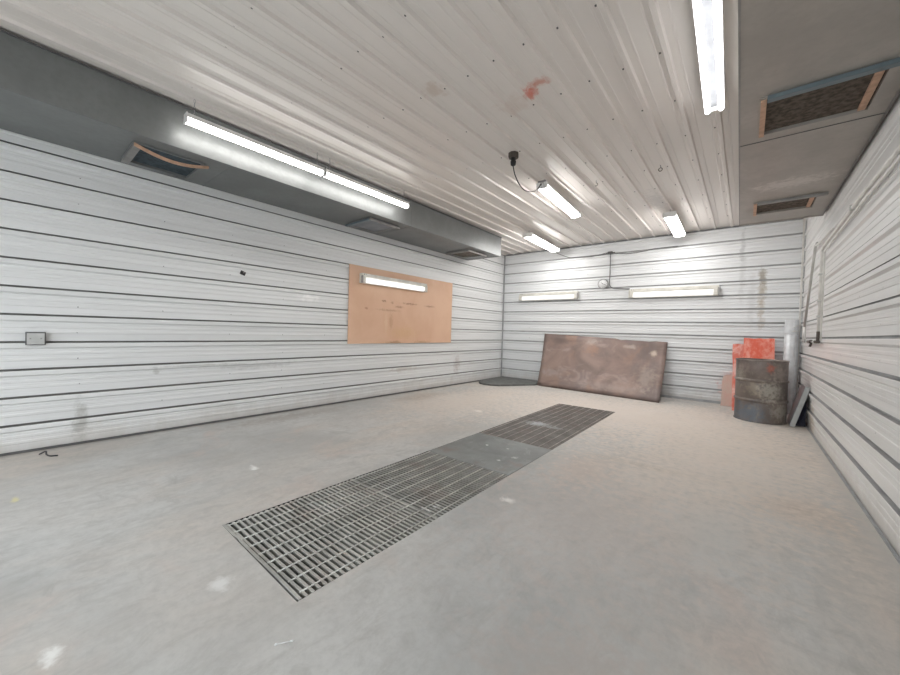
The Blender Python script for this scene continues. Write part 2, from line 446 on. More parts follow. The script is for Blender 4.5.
struct('wall_left', siding(XL, 1, YF, YB + .05, 'Y', (-.2, .4, 1.005, 1.63, 2.24, 2.85, 5.28, 5.9, 6.5), .0085, .028), [M['wall_left'], M['gap'], M['screw']],
       'white horizontal steel siding wall behind the tan board')
struct('wall_right', siding(XR, -1, YF, YB + .05, 'Y', (2.85, 3.46, 4.07, 4.68, 5.3), .010, .016), [M['wall_right'], M['gap_back'], M['screw']],
       'white horizontal steel siding wall with the pipe loop')
struct('wall_back', siding(YB, -1, XL - .05, XR + .05, 'X', (-3.9, -2.6, -1.4), .015, .016), [M['wall_back'], M['gap_back'], M['screw']],
       'white horizontal steel siding wall behind the leaning plate and drum')
# front wall; wide doorway behind the viewer added to let daylight onto the near floor
bm = B()
for x0, x1, z0, z1 in ((XL, DOX0, 0, ZC), (DOX1, XR, 0, ZC), (DOX0, DOX1, DOZ, ZC)): box(bm, x0, x1, YF - .12, YF, z0, z1)
struct('wall_front', bm, M['wall_front'], 'white front wall with an added open vehicle doorway behind the viewer')
bm = B()
for x in (DOX0, DOX1 - .05): box(bm, x, x + .05, YF - .14, YF + .02, 0, DOZ)
box(bm, DOX0, DOX1, YF - .14, YF + .02, DOZ - .05, DOZ)
struct('trim_4', bm, M['white_trim'], 'white frame of the added vehicle doorway')
bm = B(); box(bm, -16, 12, YF - 22, YF, -.25, -.02)
struct('ground', bm, M['apron'], 'pale concrete apron added outside the doorway')

# ceiling: ribbed sheets running front to back
def ceiling_bm():
    bm = B(); pr = []
    n0 = int(XL / PITCH) - 1
    for n in range(n0, 5):
        x = PITCH * n - .012
        for dx, dz in ((-.114, 0), (-.066, 0), (-.062, -.003), (-.054, -.003), (-.050, 0), (-.024, 0), (-.014, -.021), (.012, -.021), (.022, 0), (.060, 0), (.064, -.003), (.072, -.003), (.076, 0)):
            if XL <= x + dx <= XR: pr.append((x + dx, ZC + dz))
    pr = [(XL, ZC)] + pr + [(XR, ZC)]
    va = [bm.verts.new((x, YF, z)) for x, z in pr]; vb = [bm.verts.new((x, YB, z)) for x, z in pr]
    for i in range(len(pr) - 1): bm.faces.new((va[i], va[i + 1], vb[i + 1], vb[i]))
    for y in (.30, .91, 1.52, 2.13, 2.75, 3.35, 4.0, 4.6, 5.2, 5.8, 6.4, 7.0):
        for n in range(-16, 0):
            x = PITCH * n - .012 - .036 + rnd.uniform(-.005, .005); yy = y + rnd.uniform(-.02, .02)
            s = .0048
            box(bm, x - s, x + s, yy - s, yy + s, ZC - .006, ZC + .001, 1)
    return bm
struct('ceiling', ceiling_bm(), [M['ceiling'], M['screw']], 'cream ribbed steel ceiling')

# floor with a trench under the gratings (trench turned 0.7 degrees)
TR = Matrix.Translation((-1.785, .757, 0)) @ Matrix.Rotation(math.radians(.72), 4, 'Z')
TW, TLEN = .420, 4.81
def floor_bm():
    bm = B()
    out = [(XL, YF), (XR, YF), (XR, YB), (XL, YB)]
    def ring(x, y0, y1, z): return [bm.verts.new(TR @ Vector(c)) for c in ((-x, y0 + .008, z), (x, y0 - .014, z), (x, y1, z), (-x, y1, z))]
    o = [bm.verts.new((*p, 0)) for p in out]
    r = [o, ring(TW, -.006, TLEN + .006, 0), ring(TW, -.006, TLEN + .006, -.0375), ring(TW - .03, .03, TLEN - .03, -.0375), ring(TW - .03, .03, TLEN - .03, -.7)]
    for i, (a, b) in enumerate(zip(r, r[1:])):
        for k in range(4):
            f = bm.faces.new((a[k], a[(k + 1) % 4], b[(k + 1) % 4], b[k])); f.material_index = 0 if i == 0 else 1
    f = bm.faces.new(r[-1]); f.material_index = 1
    return bm
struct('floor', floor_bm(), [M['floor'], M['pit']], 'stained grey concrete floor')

# trims
def trim(name, boxes, m, label):
    bm = B()
    for b_ in boxes: box(bm, *b_)
    struct(name, bm, m, label)
trim('baseboard_left', [(XL + .0005, XL + .030, YF, YB - .03, .0, .010), (XL + .014, XL + .022, YF, YB - .03, .010, .018)], M['dark_trim'], 'dark steel channel at the foot of the left wall')
trim('baseboard_back', [(XL + .03, XR - .03, YB - .030, YB - .0005, .0, .012), (XL + .03, XR - .03, YB - .022, YB - .014, .012, .040)], M['grey_trim'], 'grey steel channel at the foot of the back wall')
trim('baseboard_right', [(XR - .020, XR - .0005, YF, YB - .03, .0, .006), (XR - .012, XR - .006, YF, YB - .03, .006, .012)], M['grey_trim'], 'pale channel at the foot of the right wall')
trim('trim_1', [(XL + (RIB + .0005), XL + .040, YB - .040, YB - (RIB + .0005), 0.04, 2.97)], M['grey_trim'], 'grey corner trim between left and back walls')
trim('trim_2', [(XR - .040, XR - (RIB + .0005), YB - .050, YB - (RIB + .0005), 0.04, 2.97)], M['white_trim'], 'pale corner trim between back and right walls')
trim('trim_3', [(XL, XR, YB - .036, YB - (RIB + .0005), 2.972, 2.978)], M['dark_trim'], 'dark thin trim where ceiling meets the back wall')

# ------------------------------------------------------------------ ducts along both side walls
def duct(name, label, x0, x1, y0, y1, z0, vents, frame_mat, body_mat, face_side):
    """x0 < x1; hollow box hung under the ceiling with square openings in its underside"""
    t = thing(name, label, 'air duct', ((x0 + x1) / 2, (y0 + y1) / 2, z0))
    L = Vector(t.location)
    def q(bm, pts, mi=0): quad(bm, [Vector(p) - L for p in pts], mi)
    zt = ZC - .021
    bm = B()
    for x in (x0, x1): q(bm, [(x, y0, z0), (x, y1, z0), (x, y1, zt), (x, y0, zt)])
    for y in (y0, y1): q(bm, [(x0, y, z0), (x1, y, z0), (x1, y, zt), (x0, y, zt)])
    q(bm, [(x0, y0, zt), (x1, y0, zt), (x1, y1, zt), (x0, y1, zt)])
    ys = [y0]
    for (a, b, c, d) in vents: ys += [c, d]
    ys.append(y1)
    for i in range(0, len(ys), 2):
        q(bm, [(x0, ys[i], z0), (x1, ys[i], z0), (x1, ys[i + 1], z0), (x0, ys[i + 1], z0)])
    for (a, b, c, d) in vents:
        q(bm, [(x0, c, z0), (a, c, z0), (a, d, z0), (x0, d, z0)]); q(bm, [(b, c, z0), (x1, c, z0), (x1, d, z0), (b, d, z0)])
        zz = z0 + .09
        for p, r in (((a, c), (b, c)), ((b, c), (b, d)), ((b, d), (a, d)), ((a, d), (a, c))):
            q(bm, [(*p, z0), (*r, z0), (*r, zz), (*p, zz)])
    if face_side < 0:       # the room side of this duct runs slightly out of square
        for v in bm.verts:
            if v.co.x + L.x < 0: v.co.x += (5.93 - v.co.y - L.y) * .0104
    bmesh.ops.remove_doubles(bm, verts=bm.verts, dist=1e-5)
    obj('duct_body', bm, body_mat, t)
    return t, L

def skew(bm):
    for v in bm.verts:
        if v.co.x < 0: v.co.x += (5.93 - v.co.y) * .0104
    return bm

def rel(bm, L): 
    bmesh.ops.translate(bm, verts=bm.verts, vec=-L); return bm

DX = -3.80
lv = [(-4.478, -3.975, .665, 1.15), (-4.478, -3.975, 3.09, 3.58), (-4.478, -3.975, 5.33, 5.85)]
DLX0 = XL + (RIB + .0005)
left_duct, L = duct('air_duct', 'dark grey sheet metal duct along the left wall under the ceiling', DLX0, DX, YF + .02, 6.16, 2.606, lv, M['duct_frame'], M['duct'], 1)
for y in (1.335, 3.70):
    bm = B()
    box(bm, DX, DX + .003, y - .006, y + .006, 2.606, ZC - .03); box(bm, DLX0, DX + .003, y - .006, y + .006, 2.603, 2.606)
    obj('seam_strip', rel(bm, L), M['duct'], left_duct)
bm = B(); box(bm, DX, DX + .014, YF + .02, 6.16, ZC - .030, ZC - .021)
obj('top_flange', rel(bm, L), M['dark_trim'], left_duct)
for i, (a, b, c, d) in enumerate(lv):
    bm = B(); w, z0, z1 = .014, 2.592, 2.606
    box(bm, a - w, a, c - w, d + w, z0, z1); box(bm, b, b + w, c - w, d + w, z0, z1)
    box(bm, a, b, c - w, c, z0, z1); box(bm, a, b, d, d + w, z0, z1)
    fr = obj('vent_frame', rel(bm, L), M['duct' if i == 0 else 'duct_frame'], left_duct)
    bm = B(); zf = (2.614, 2.600, 2.612)[i]; box(bm, a, b, c, d, zf, zf + .02)
    obj('filter', rel(bm, L), M[('filter_blue', 'flap', 'filter_pale')[i]], fr)
    if i == 0:      # bowed wooden strip hanging down on the room side, steel channel on the near side
        bm = B(); n = 16
        sec = []
        for k in range(n + 1):
            t = k / n; y = c - .01 + (d - c + .05) * t
            sag = .050 * math.sin(math.pi * t)
            sec.append([(b + .020, y, 2.592 - sag), (b + .020, y, 2.570 - sag), (b - .004, y, 2.570 - sag), (b - .004, y, 2.592 - sag)])
        vs = [[bm.verts.new(p) for p in s] for s in sec]
        for s, s2 in zip(vs, vs[1:]):
            for k in range(4): bm.faces.new((s[k], s[(k + 1) % 4], s2[(k + 1) % 4], s2[k]))
        bm.faces.new(vs[0]); bm.faces.new(vs[-1][::-1])
        o = obj('wood_strip', rel(bm, L), M['wood'], fr); o['label'] = 'bowed raw wooden strip sagging out of the vent'
        bm = B(); box(bm, a - .01, b, c - .012, c + .040, 2.572, 2.590)
        obj('channel', rel(bm, L), M['duct_frame'], fr)
    else:
        bm = B(); box(bm, a - .02, b + .01, c - .03, c + .012, 2.566, 2.590)
        obj('channel', rel(bm, L), M['channel'] if i == 1 else M['duct_frame'], fr)
        bm = B(); box(bm, b + .004, b + .03, c - .03, d + .03, 2.570, 2.590)
        obj('wood_strip', rel(bm, L), M['white_trim'] if i == 2 else M['duct_frame'], fr)

RDX0 = -.112
rv = [(.04, .535, 2.87, 3.36), (.035, .50, 5.03, 5.47)]
DRX1 = XR - (RIB + .0005)
right_duct, L = duct('air_duct', 'warm grey sheet metal duct along the right wall with brown filters', RDX0, DRX1, YF + .02, 5.90, 2.556, rv, M['duct_frame'], M['duct_warm'], -1)
bm = B(); box(bm, RDX0 - .003, DRX1, 3.478, 3.486, 2.553, 2.556); box(bm, RDX0 - .003, RDX0, 3.478, 3.486, 2.553, ZC - .03)
obj('seam_strip', rel(skew(bm), L), M['dark_trim'], right_duct)
bm = B(); box(bm, RDX0, DRX1, 5.885, 5.90, 2.545, 2.556)
obj('end_flange', rel(skew(bm), L), M['duct_warm'], right_duct)
bm = B(); box(bm, RDX0 - .004, RDX0 + .006, YF + .02, 5.90, 2.553, 2.556); box(bm, DRX1 - .012, DRX1, YF + .02, 5.885, 2.553, 2.556)
obj('corner_flange', rel(skew(bm), L), M['duct_frame'], right_duct)
for i, (a, b, c, d) in enumerate(rv):
    bm = B(); w, z0, z1 = .022, 2.548, 2.556
    box(bm, a - w, a, c - w, d + w, z0, z1); box(bm, b, b + w + .012, c - w, d + w, z0, z1)
    box(bm, a, b, c - w, c, z0, z1); box(bm, a, b, d, d + w, z0, z1)
    fr = obj('vent_frame', rel(bm, L), M['duct_warm'], right_duct)
    bm = B(); box(bm, a, b, c, d, 2.570, 2.590)
    obj('filter', rel(bm, L), M['filter'], fr)
    h = .020 if i == 0 else .018
    bm = B()        # hooked channel along the near edge
    box(bm, a + .012, b + .07, c - .030, c - .024, 2.548 - h, 2.552); box(bm, a + .012, b + .07, c - .024, c + .012, 2.548 - h, 2.553 - h); box(bm, a + .012, b + .07, c + .008, c + .012, 2.553 - h, 2.560 - h)
    obj('channel', rel(bm, L), M['channel'] if i == 0 else M['duct_frame'], fr)
    bm = B(); box(bm, a - .018, a + .010, c, d + .005, 2.536, 2.558)
    obj('wood_strip', rel(bm, L), M['wood'], fr)
    bm = B(); box(bm, b - .045, b - .012, c + .01, d - .004, 2.553, 2.566)
    obj('wood_strip', rel(bm, L), M['wood'], fr)

# ------------------------------------------------------------------ fluorescent fixtures
def hanger(t, x, y, z, top, name='hanger_chain'):
    """short chain of links up to the ceiling"""
    n = max(2, int((top - z) / .028)); step = (top - z) / n
    bm = B()
    for k in range(n):
        zc = z + step * (k + .5); r1, r2 = .006, step * .62
        pts = [(x + (r1 * math.cos(a) if k % 2 else 0), y + (0 if k % 2 else r1 * math.cos(a)), zc + r2 * math.sin(a)) for a in [i * math.pi / 5 for i in range(10)]]
        tube(bm, pts, .0018, 6, closed=True)
    return obj(name, bm, M['chain'], t)

def ceiling_fixture(label, p0, p1, z, width, style, group, hang=True, lens='lens', wires=False):
    """p0, p1: plan positions of the two ends; z: underside of the fitting"""
    a, b = Vector((*p0, 0)), Vector((*p1, 0))
    ln = (b - a).length; ang = math.atan2(b.y - a.y, b.x - a.x) - math.pi / 2
    c = (a + b) / 2
    t = thing('fluorescent_light', label, 'ceiling light', (c.x, c.y, z), ang, group)
    h, w = ln / 2, width / 2
    top = ZC - z - .019
    bm = B()            # white tray with sloped sides
    if style == 'lens':
        box(bm, -w * .8, w * .8, -h, h, .050, .080)
        box(bm, -w, w, -h, h, .042, .050)
    else:
        vs = []
        for y in (-h, h):
            vs.append([bm.verts.new(q) for q in ((-w, y, .030), (-w * .45, y, .060), (w * .45, y, .060), (w, y, .030), (w * .98, y, .042), (w * .5, y, .090), (-w * .5, y, .090), (-w * .98, y, .042))])
        for k in range(8): bm.faces.new((vs[0][k], vs[0][(k + 1) % 8], vs[1][(k + 1) % 8], vs[1][k]))
        bm.faces.new(vs[0]); bm.faces.new(vs[1][::-1])
    obj('housing', bm, M['housing_white' if style == 'lens' else 'reflector'], t)
    if style == 'lens':
        bm = B(); n = 10; rows = []
        for y in (-h + .006, h - .006):
            rows.append([bm.verts.new((-w * .95 * math.cos(math.pi * k / n), y, .042 - .042 * math.sin(math.pi * k / n) ** .6)) for k in range(n + 1)])
        for k in range(n):
            f = bm.faces.new((rows[0][k], rows[0][k + 1], rows[1][k + 1], rows[1][k])); f.smooth = True
        for r in rows: bm.faces.new(r)
        bm.faces.new((rows[0][0], rows[0][-1], rows[1][-1], rows[1][0]))
        obj('lens', bm, M[lens], t)
    else:
        for s in (-1, 1):
            bm = B(); tube(bm, [(s * w * .66, y, .019) for y in (-h + .03, h - .03)], .0185, 14)
            obj('lamp_tube', bm, M['tube'], t)
            for e in (-1, 1):
                bm = B(); box(bm, s * w * .66 - .010, s * w * .66 + .010, e * h - .020 if e > 0 else -h, h if e > 0 else -h + .020, .012, .062)
                obj('lamp_holder', bm, M['housing_white'], t)
    for e in (-1, 1):
        bm = B(); box(bm, -w * 1.02, w * 1.02, e * h - .004, e * h + .004, .004 if style == 'lens' else .028, .082)
        obj('end_plate', bm, M['housing_white'], t)
    if hang:
        for e in (-1, 1): hanger(t, 0, e * (h - .06), .08, top)
    if wires:           # splayed wire hooks under the near end
        bm = B()
        for dx in (-1, 0, 1):
            tube(bm, bend([(dx * .012, -h - .006, .09), (dx * .030, -h - .012, .03), (dx * .055, -h - .02, -.035)], .02), .0032, 6)
        box(bm, -.05, .05, -h - .012, -h + .004, .085, .10)
        obj('wire_hook', bm, M['chain'], t)
    return t

CG = 'fluorescent lights hung from the ceiling'
ceiling_fixture('long lit fluorescent light hung by the left duct, the end nearer the viewer', (-3.622, .920), (-3.622, 2.156), 2.754, .076, 'lens', CG, lens='lens_soft')
ceiling_fixture('lit fluorescent light hung by the left duct, continuing the row toward the back', (-3.622, 2.186), (-3.622, 3.428), 2.754, .076, 'lens', CG, lens='lens_soft', wires=True)
ceiling_fixture('lit fluorescent light with a cord to the dark junction box in mid ceiling', (-1.955, 4.055), (-2.02, 5.334), 2.840, .135, 'lens', CG, wires=True)
ceiling_fixture('lit fluorescent light near the back left corner, above the back wall lamp', (-3.125, 5.96), (-3.185, 7.31), 2.840, .20, 'lens', CG)
ceiling_fixture('lit fluorescent light nearest the back wall beside the right duct', (-.915, 6.06), (-.945, 7.32), 2.840, .165, 'lens', CG)
ceiling_fixture('large lit twin tube fluorescent light beside the right duct at top edge', (-.215, 2.22), (-.250, 3.50), 2.862, .128, 'tubes', CG, hang=True)

def wall_fixture(label, c, rotz, ln, ht, depth, lens, group, dark_end):
    """wraparound lamp on a wall; local X along the wall, local -Y out into the room"""
    t = thing('wall_light', label, 'wall light', c, rotz, group)
    h = ln / 2
    bm = B(); box(bm, -h, h, -.045, 0, -ht / 2, ht / 2)
    box(bm, -h, h, -depth * .8, -.045, ht / 2 - .052, ht / 2)
    obj('housing', bm, M['housing'], t, .004)
    bm = B(); n = 10; rows = []
    x0 = h - .075
    for x in (-x0, x0):
        rows.append([bm.verts.new((x, -.045 - (depth - .045) * math.sin(math.pi * k / n) ** .55, -.026 - (ht / 2 - .036) * math.cos(math.pi * k / n))) for k in range(n + 1)])
    for k in range(n):
        f = bm.faces.new((rows[0][k], rows[0][k + 1], rows[1][k + 1], rows[1][k])); f.smooth = True
    for r in rows: bm.faces.new(r)
    obj('lens', bm, lens, t)
    for s in (-1, 1):
        bm = B(); xa, xb = sorted((s * x0, s * (h - .010)))
        box(bm, xa, xb, -depth * .92, -.0455, -ht / 2 + .004, ht / 2 - .053)
        obj('end_cap', bm, M['housing'], t, .012)
        bm = B(); xa, xb = sorted((s * (h - .010), s * h))
        box(bm, xa, xb, -depth * .97, -.0455, -ht / 2, ht / 2 - .036)
        o = obj('end_plate', bm, M['end_plate'] if s == dark_end else M['housing'], t)
    for k in range(2):
        bm = B(); tube(bm, [(-h + .045 + k * .035, -.0, ht / 2 - .016), (-h + .045 + k * .035, -depth * .8 - .003, ht / 2 - .016)], .007, 8)
        obj('latch', bm, M['black'] if k == 0 else M['end_plate'], t)
    return t
WG = 'fluorescent lights on the walls'
yb = YB - (RIB + .0005)
wall_fixture('lit cream fluorescent light on the back wall, left of the clock', (-3.457, yb, 1.938), 0, 1.375, .165, .085, M['lens_wall'], WG, 1)
wall_fixture('lit cream fluorescent light on the back wall, right of the clock', (-1.078, yb, 1.922), 0, 1.40, .172, .085, M['lens_wall'], WG, 1)
wall_fixture('lit fluorescent light fixed to the tan board on the left wall', (XL + .031, 4.115, 1.876), math.pi / 2, 1.44, .150, .085, M['lens_board'], WG, -1)

# ------------------------------------------------------------------ tan board on the left wall
bm = B(); box(bm, XL + (RIB + .0005), XL + .0305, 3.215, 5.655, .872, 2.065)
tag(obj('wall_board', bm, M['board'], None, .002), 'tan hardboard panel screwed to the left wall under a lamp', 'board')

# outlet box with blank cover plate, and the little black hook plate
t = thing('outlet_box', 'small grey electrical box with blank plate low on the left wall', 'electrical box', (XL + (RIB + .0005), .148, .948))
bm = B(); box(bm, 0, .022, -.057, .057, -.055, .055); obj('box', bm, M['dark_trim'], t, .004)
bm = B(); box(bm, .022, .027, -.049, .049, -.049, .045); obj('cover_plate', bm, M['plate_cover'], t, .004)
for y in (-.03, .03):
    bm = B(); box(bm, .027, .029, y - .005, y + .005, -.005, .005); obj('screw', bm, M['end_plate'], t)
t = thing('wall_hook', 'tiny tilted black plate on the left wall above the outlet box', 'hook', (XL, 1.756, 1.722))
t.rotation_euler = (math.radians(-20), 0, 0)
bm = B(); box(bm, 0.001, .012, -.030, .028, -.022, .022); obj('plate', bm, M['black'], t, .003)
bm = B(); tube(bm, [(.012, 0, .004), (.030, 0, 0), (.034, 0, .010)], .004, 8); obj('peg', bm, M['end_plate'], t)

# ------------------------------------------------------------------ clock on the back wall
t = thing('wall_clock', 'round white wall clock with dark rim between the back wall lamps', 'clock', (-2.278, yb, 2.146))
RX = Matrix.Rotation(math.pi / 2, 4, 'X')
bm = B(); lathe(bm, [(0, 0), (.100, 0), (.104, .012), (.100, .032), (.092, .034), (.088, .026), (0, .026)], 40); bm.transform(RX); obj('rim', bm, M['end_plate'], t)
bm = B(); lathe(bm, [(0, .0265), (.087, .0265), (.087, .028), (0, .028)], 40); bm.transform(RX); f_ = obj('face', bm, M['clock_face'], t)
for k in range(12):
    bm = B(); box(bm, -.003, .003, -.0290, -.0281, .068, .080, 0, Matrix.Rotation(k * math.pi / 6, 4, 'Y'))
    obj('hour_mark', bm, M['black'], f_)
for ang, l, w in ((-.9, .045, .004), (2.0, .066, .003)):
    bm = B(); box(bm, -w, w, -.0305, -.0295, -.010, l, 0, Matrix.Rotation(ang, 4, 'Y')); obj('hand', bm, M['black'], t)

# ------------------------------------------------------------------ cables
t = thing('power_cord', 'dark cord strung along the top of the back wall with a drop beside the clock', 'cord', (-2.16, yb, 2.765))
def loc(pts): return [Vector(p) - Vector((-2.16, yb, 2.765)) for p in pts]
y1 = yb - .008
bm = B(); tube(bm, loc([(-3.18, 7.33, 2.83), (-3.10, 7.48, 2.79), (-3.00, y1, 2.755), (-2.85, y1, 2.742), (-2.70, y1, 2.730), (-2.55, y1, 2.725), (-2.40, y1, 2.738), (-2.26, y1, 2.765), (-2.19, y1, 2.775)]), .006, 8)
obj('cable_run', bm, M['cord'], t)
bm = B(); tube(bm, loc([(-2.12, y1, 2.768), (-2.02, y1, 2.735), (-1.85, y1, 2.712), (-1.68, y1, 2.715), (-1.52, y1, 2.728), (-1.38, y1, 2.752), (-1.0, y1, 2.752)]), .006, 8)
obj('cable_run', bm, M['cord'], t)
bm = B(); tube(bm, bend(loc([(-2.155, y1, 2.76), (-2.155, y1, 2.3), (-2.160, y1, 2.115), (-2.10, y1, 2.045), (-1.779, y1, 2.022)]), .05), .0075, 8)
obj('drop_cord', bm, M['cord'], t)
bm = B(); box(bm, -.045, .045, -.035, .001, -.018, .022); box(bm, -.085, .085, -.012, .001, -.010, .008)
obj('junction_box', bm, M['dark_trim'], t, .004)

t = thing('junction_box', 'dark junction box on mid ceiling with a drooping black cord', 'junction box', (-1.955, 3.36, ZC))
bm = B(); lathe(bm, [(0, -.001), (.055, -.001), (.055, -.045), (.048, -.055), (0, -.055)], 8, 0, False); obj('box', bm, M['fitting'], t, .003)
bm = B(); lathe(bm, [(0, -.0555), (.026, -.0555), (.024, -.085), (.030, -.088), (.026, -.125), (.012, -.135), (0, -.135)], 20); obj('plug', bm, M['black'], t)
bm = B()
pts = [(0, 0, -.135), (.0, .03, -.20), (-.005, .13, -.27), (-.01, .27, -.30), (-.01, .42, -.275), (-.005, .55, -.22), (-.002, .625, -.150), (0, .668, -.105)]
tube(bm, bend(pts, .06, 4), .006, 8); obj('cord', bm, M['black'], t)

def hook(label, x, y, ring):
    t = thing('ceiling_hook', label, 'hook', (x, y, ZC))
    bm = B(); tube(bm, [(0, 0, .0), (0, 0, -.030)], .004, 8); obj('shank', bm, M['chain'], t)
    bm = B()
    n = 16 if ring else 11
    tube(bm, [(.018 * math.sin(2 * math.pi * k / 16), 0, -.048 + .018 * math.cos(2 * math.pi * k / 16)) for k in range(n)], .004, 8, closed=ring); obj('eye', bm, M['fitting'], t)
hook('small steel ring hook on the ceiling before the light nearest the back wall', -.79, 4.54, True)
hook('tiny open hook on the ceiling right of the corded light', -1.48, 4.55, False)

# ------------------------------------------------------------------ gratings over the trench
def grating(label, y0, y1, mat, rod_mat, bent=False):
    t = thing('floor_grating', label, 'floor grate', TR @ Vector((0, y0, 0)), math.radians(.72), 'steel gratings over the floor trench')
    y_in = .006 if bent else 0.0; ln = y1 - y0 - .014 - y_in; w = TW - .003; dp = -.0365
    n = int(round(ln / .0302)); step = ln / n
    bar = None
    for k in range(n + 1):
        if bar is None:
            bm = B(); box(bm, -w, w, -.0065, .0065, -.007, -.001); box(bm, -w, w, -.0025, .0025, -.033, -.007); box(bm, -w, w, -.0025, .0025, dp, -.033); bar = obj('bearing_bar', bm, mat, t)
            bar.location = (0, .007 + y_in, 0); continue
        o = bar.copy(); COL.objects.link(o); o.parent = t; o.location = (0, .007 + y_in + k * step, 0)
    rod = None; m = 8
    for k in range(m + 1):
        x = -w + .022 + k * (2 * w - .062) / m
        if rod is None:
            bm = B(); tube(bm, [(0, 0.001, -.0012), (0, ln + .012 + y_in, -.0012)], .0040, 8); rod = obj('cross_rod', bm, rod_mat, t)
            rod.location = (x, 0, 0); continue
        o = rod.copy(); COL.objects.link(o); o.parent = t; o.location = (x, 0, 0)
    if bent:        # front edge bar, kinked near the left end
        bm = B()
        xs = [-w - .004, -w + .14, -w + .19, -w + .24, w * .45, w]
        dy = [.004, .002, .008, .002, -.004, -.010]
        A_ = []
        for x, d in zip(xs, dy):
            A_.append([bm.verts.new((x, d + yy - .004, zz)) for yy, zz in ((-.010, dp), (.004, dp), (.004, .002), (-.010, .002))])
        for a, b in zip(A_, A_[1:]):
            for k in range(4): bm.faces.new((a[k], a[(k + 1) % 4], b[(k + 1) % 4], b[k]))
        bm.faces.new(A_[0]); bm.faces.new(A_[-1][::-1])
        obj('edge_bar', bm, M['grate'], t)
    return t
grating('steel floor grate nearest the viewer, with a bent front edge bar', .012, .853, M['grate'], M['rod'], True)
grating('steel floor grate second from the viewer, against the solid cover plate', .853, 1.700, M['grate_dark'], M['rod'])
bm = B(); w = TW - .003; box(bm, -w, w, .003, .832, -.0365, .001)
o = obj('cover_plate', bm, M['cover'], None, .002, TR @ Vector((0, 1.700, 0)), (0, 0, math.radians(.72)))
tag(o, 'solid grey steel plate set between the floor grates, flecked with white', 'cover plate')
grating('steel floor grate just beyond the solid plate, with a white paint splash', 2.538, 3.415, M['grate_dirty'], M['rod_dirty'])
grating('steel floor grate farthest from the viewer, reaching toward the rusty plate', 3.415, TLEN, M['grate_dirty'], M['rod_dirty'])

# ------------------------------------------------------------------ rusty plate leaning on the back wall
def lean_plate():
    bm = B(); NU, NV = 24, 12
    TLp, TRp = Vector((-3.505, YB - .030, 1.105)), Vector((-1.105, YB - .030, 1.010))
    BLp, BRp = Vector((-3.40, 7.115, .004)), Vector((-1.085, 6.885, .004))
    grid = []
    for j in range(NV + 1):
        v = j / NV; row = []
        for i in range(NU + 1):
            u = i / NU
            p = TLp.lerp(TRp, u).lerp(BLp.lerp(BRp, u), v)
            bow = .07 * math.sin(math.pi * v) * (0.7 + .3 * u)
            p.y += bow * .75; p.z -= bow * .30
            p.y = min(p.y, YB - .030)
            if j == 0 and 16 <= i <= 21: p.z -= .012
            if j == 0 and i == 16: p.z -= .012
            row.append(p)
        grid.append(row)
    th = Vector((0, .006, .003))
    F = [[bm.verts.new(p) for p in r] for r in grid]; K = [[bm.verts.new(p + th) for p in r] for r in grid]
    for j in range(NV):
        for i in range(NU):
            a = bm.faces.new((F[j][i], F[j][i + 1], F[j + 1][i + 1], F[j + 1][i])); a.smooth = True
            b = bm.faces.new((K[j][i], K[j + 1][i], K[j + 1][i + 1], K[j][i + 1])); b.smooth = True
    for i in range(NU):
        bm.faces.new((F[0][i], K[0][i], K[0][i + 1], F[0][i + 1])); bm.faces.new((F[NV][i], F[NV][i + 1], K[NV][i + 1], K[NV][i]))
    for j in range(NV):
        bm.faces.new((F[j][0], F[j + 1][0], K[j + 1][0], K[j][0])); bm.faces.new((F[j][NU], K[j][NU], K[j + 1][NU], F[j + 1][NU]))
    return bm
tag(obj('steel_plate', lean_plate(), M['rust_sheet']), 'large rusty brown steel plate leaning against the back wall', 'steel plate')

# dark rubber mat folded into the back left corner
bm = B()
out = [(-4.575, 7.62), (-4.57, 7.1), (-4.54, 6.68), (-4.47, 6.50), (-4.36, 6.36), (-4.20, 6.28), (-4.02, 6.29), (-3.88, 6.37), (-3.76, 6.53), (-3.62, 6.78), (-3.50, 6.98),
       (-3.42, 7.08), (-3.43, 7.30), (-3.52, 7.62)]
lo = [bm.verts.new((x, y, 0.001)) for x, y in out]; hi = [bm.verts.new((x, y, .038)) for x, y in out]
bm.faces.new(lo[::-1]); bm.faces.new(hi)
for i in range(len(out)): bm.faces.new((lo[i], lo[(i + 1) % len(out)], hi[(i + 1) % len(out)], hi[i]))
tag(obj('rubber_mat', bm, M['rubber'], None, .008), 'dark grey rubber mat on the floor in the back left corner', 'mat')

# ------------------------------------------------------------------ steel drum
DH, DR = .835, .276
t = thing('steel_drum', 'dark rusty steel drum standing by the right rear corner', 'drum', (.180, 6.590, 0))
prof = [(0, .012), (DR - .012, .012), (DR - .006, 0), (DR + .006, 0), (DR + .008, .010), (DR, .020)]
for zc in (DH * .345, DH * .665):
    prof += [(DR, zc - .030), (DR - .004, zc - .022), (DR + .010, zc - .012), (DR + .014, zc), (DR + .010, zc + .012), (DR - .004, zc + .022), (DR, zc + .030)]
prof += [(DR, DH - .022)]
bm = B(); lathe(bm, prof, 64)
o = obj('shell', bm, M['drum'], t)
bm = B(); lathe(bm, [(0, DH - .022), (DR - .012, DH - .022), (DR - .009, DH - .004), (DR - .002, DH), (DR + .007, DH - .003), (DR + .009, DH - .012), (DR + .002, DH - .022)], 64)
obj('lid', bm, M['drum'], t)
for x, y, r in ((-.12, -.12, .032), (.13, .10, .018)):
    bm = B(); tube(bm, [(x, y, DH - .022), (x, y, DH - .008)], r, 16); obj('bung', bm, M['fitting'], t)

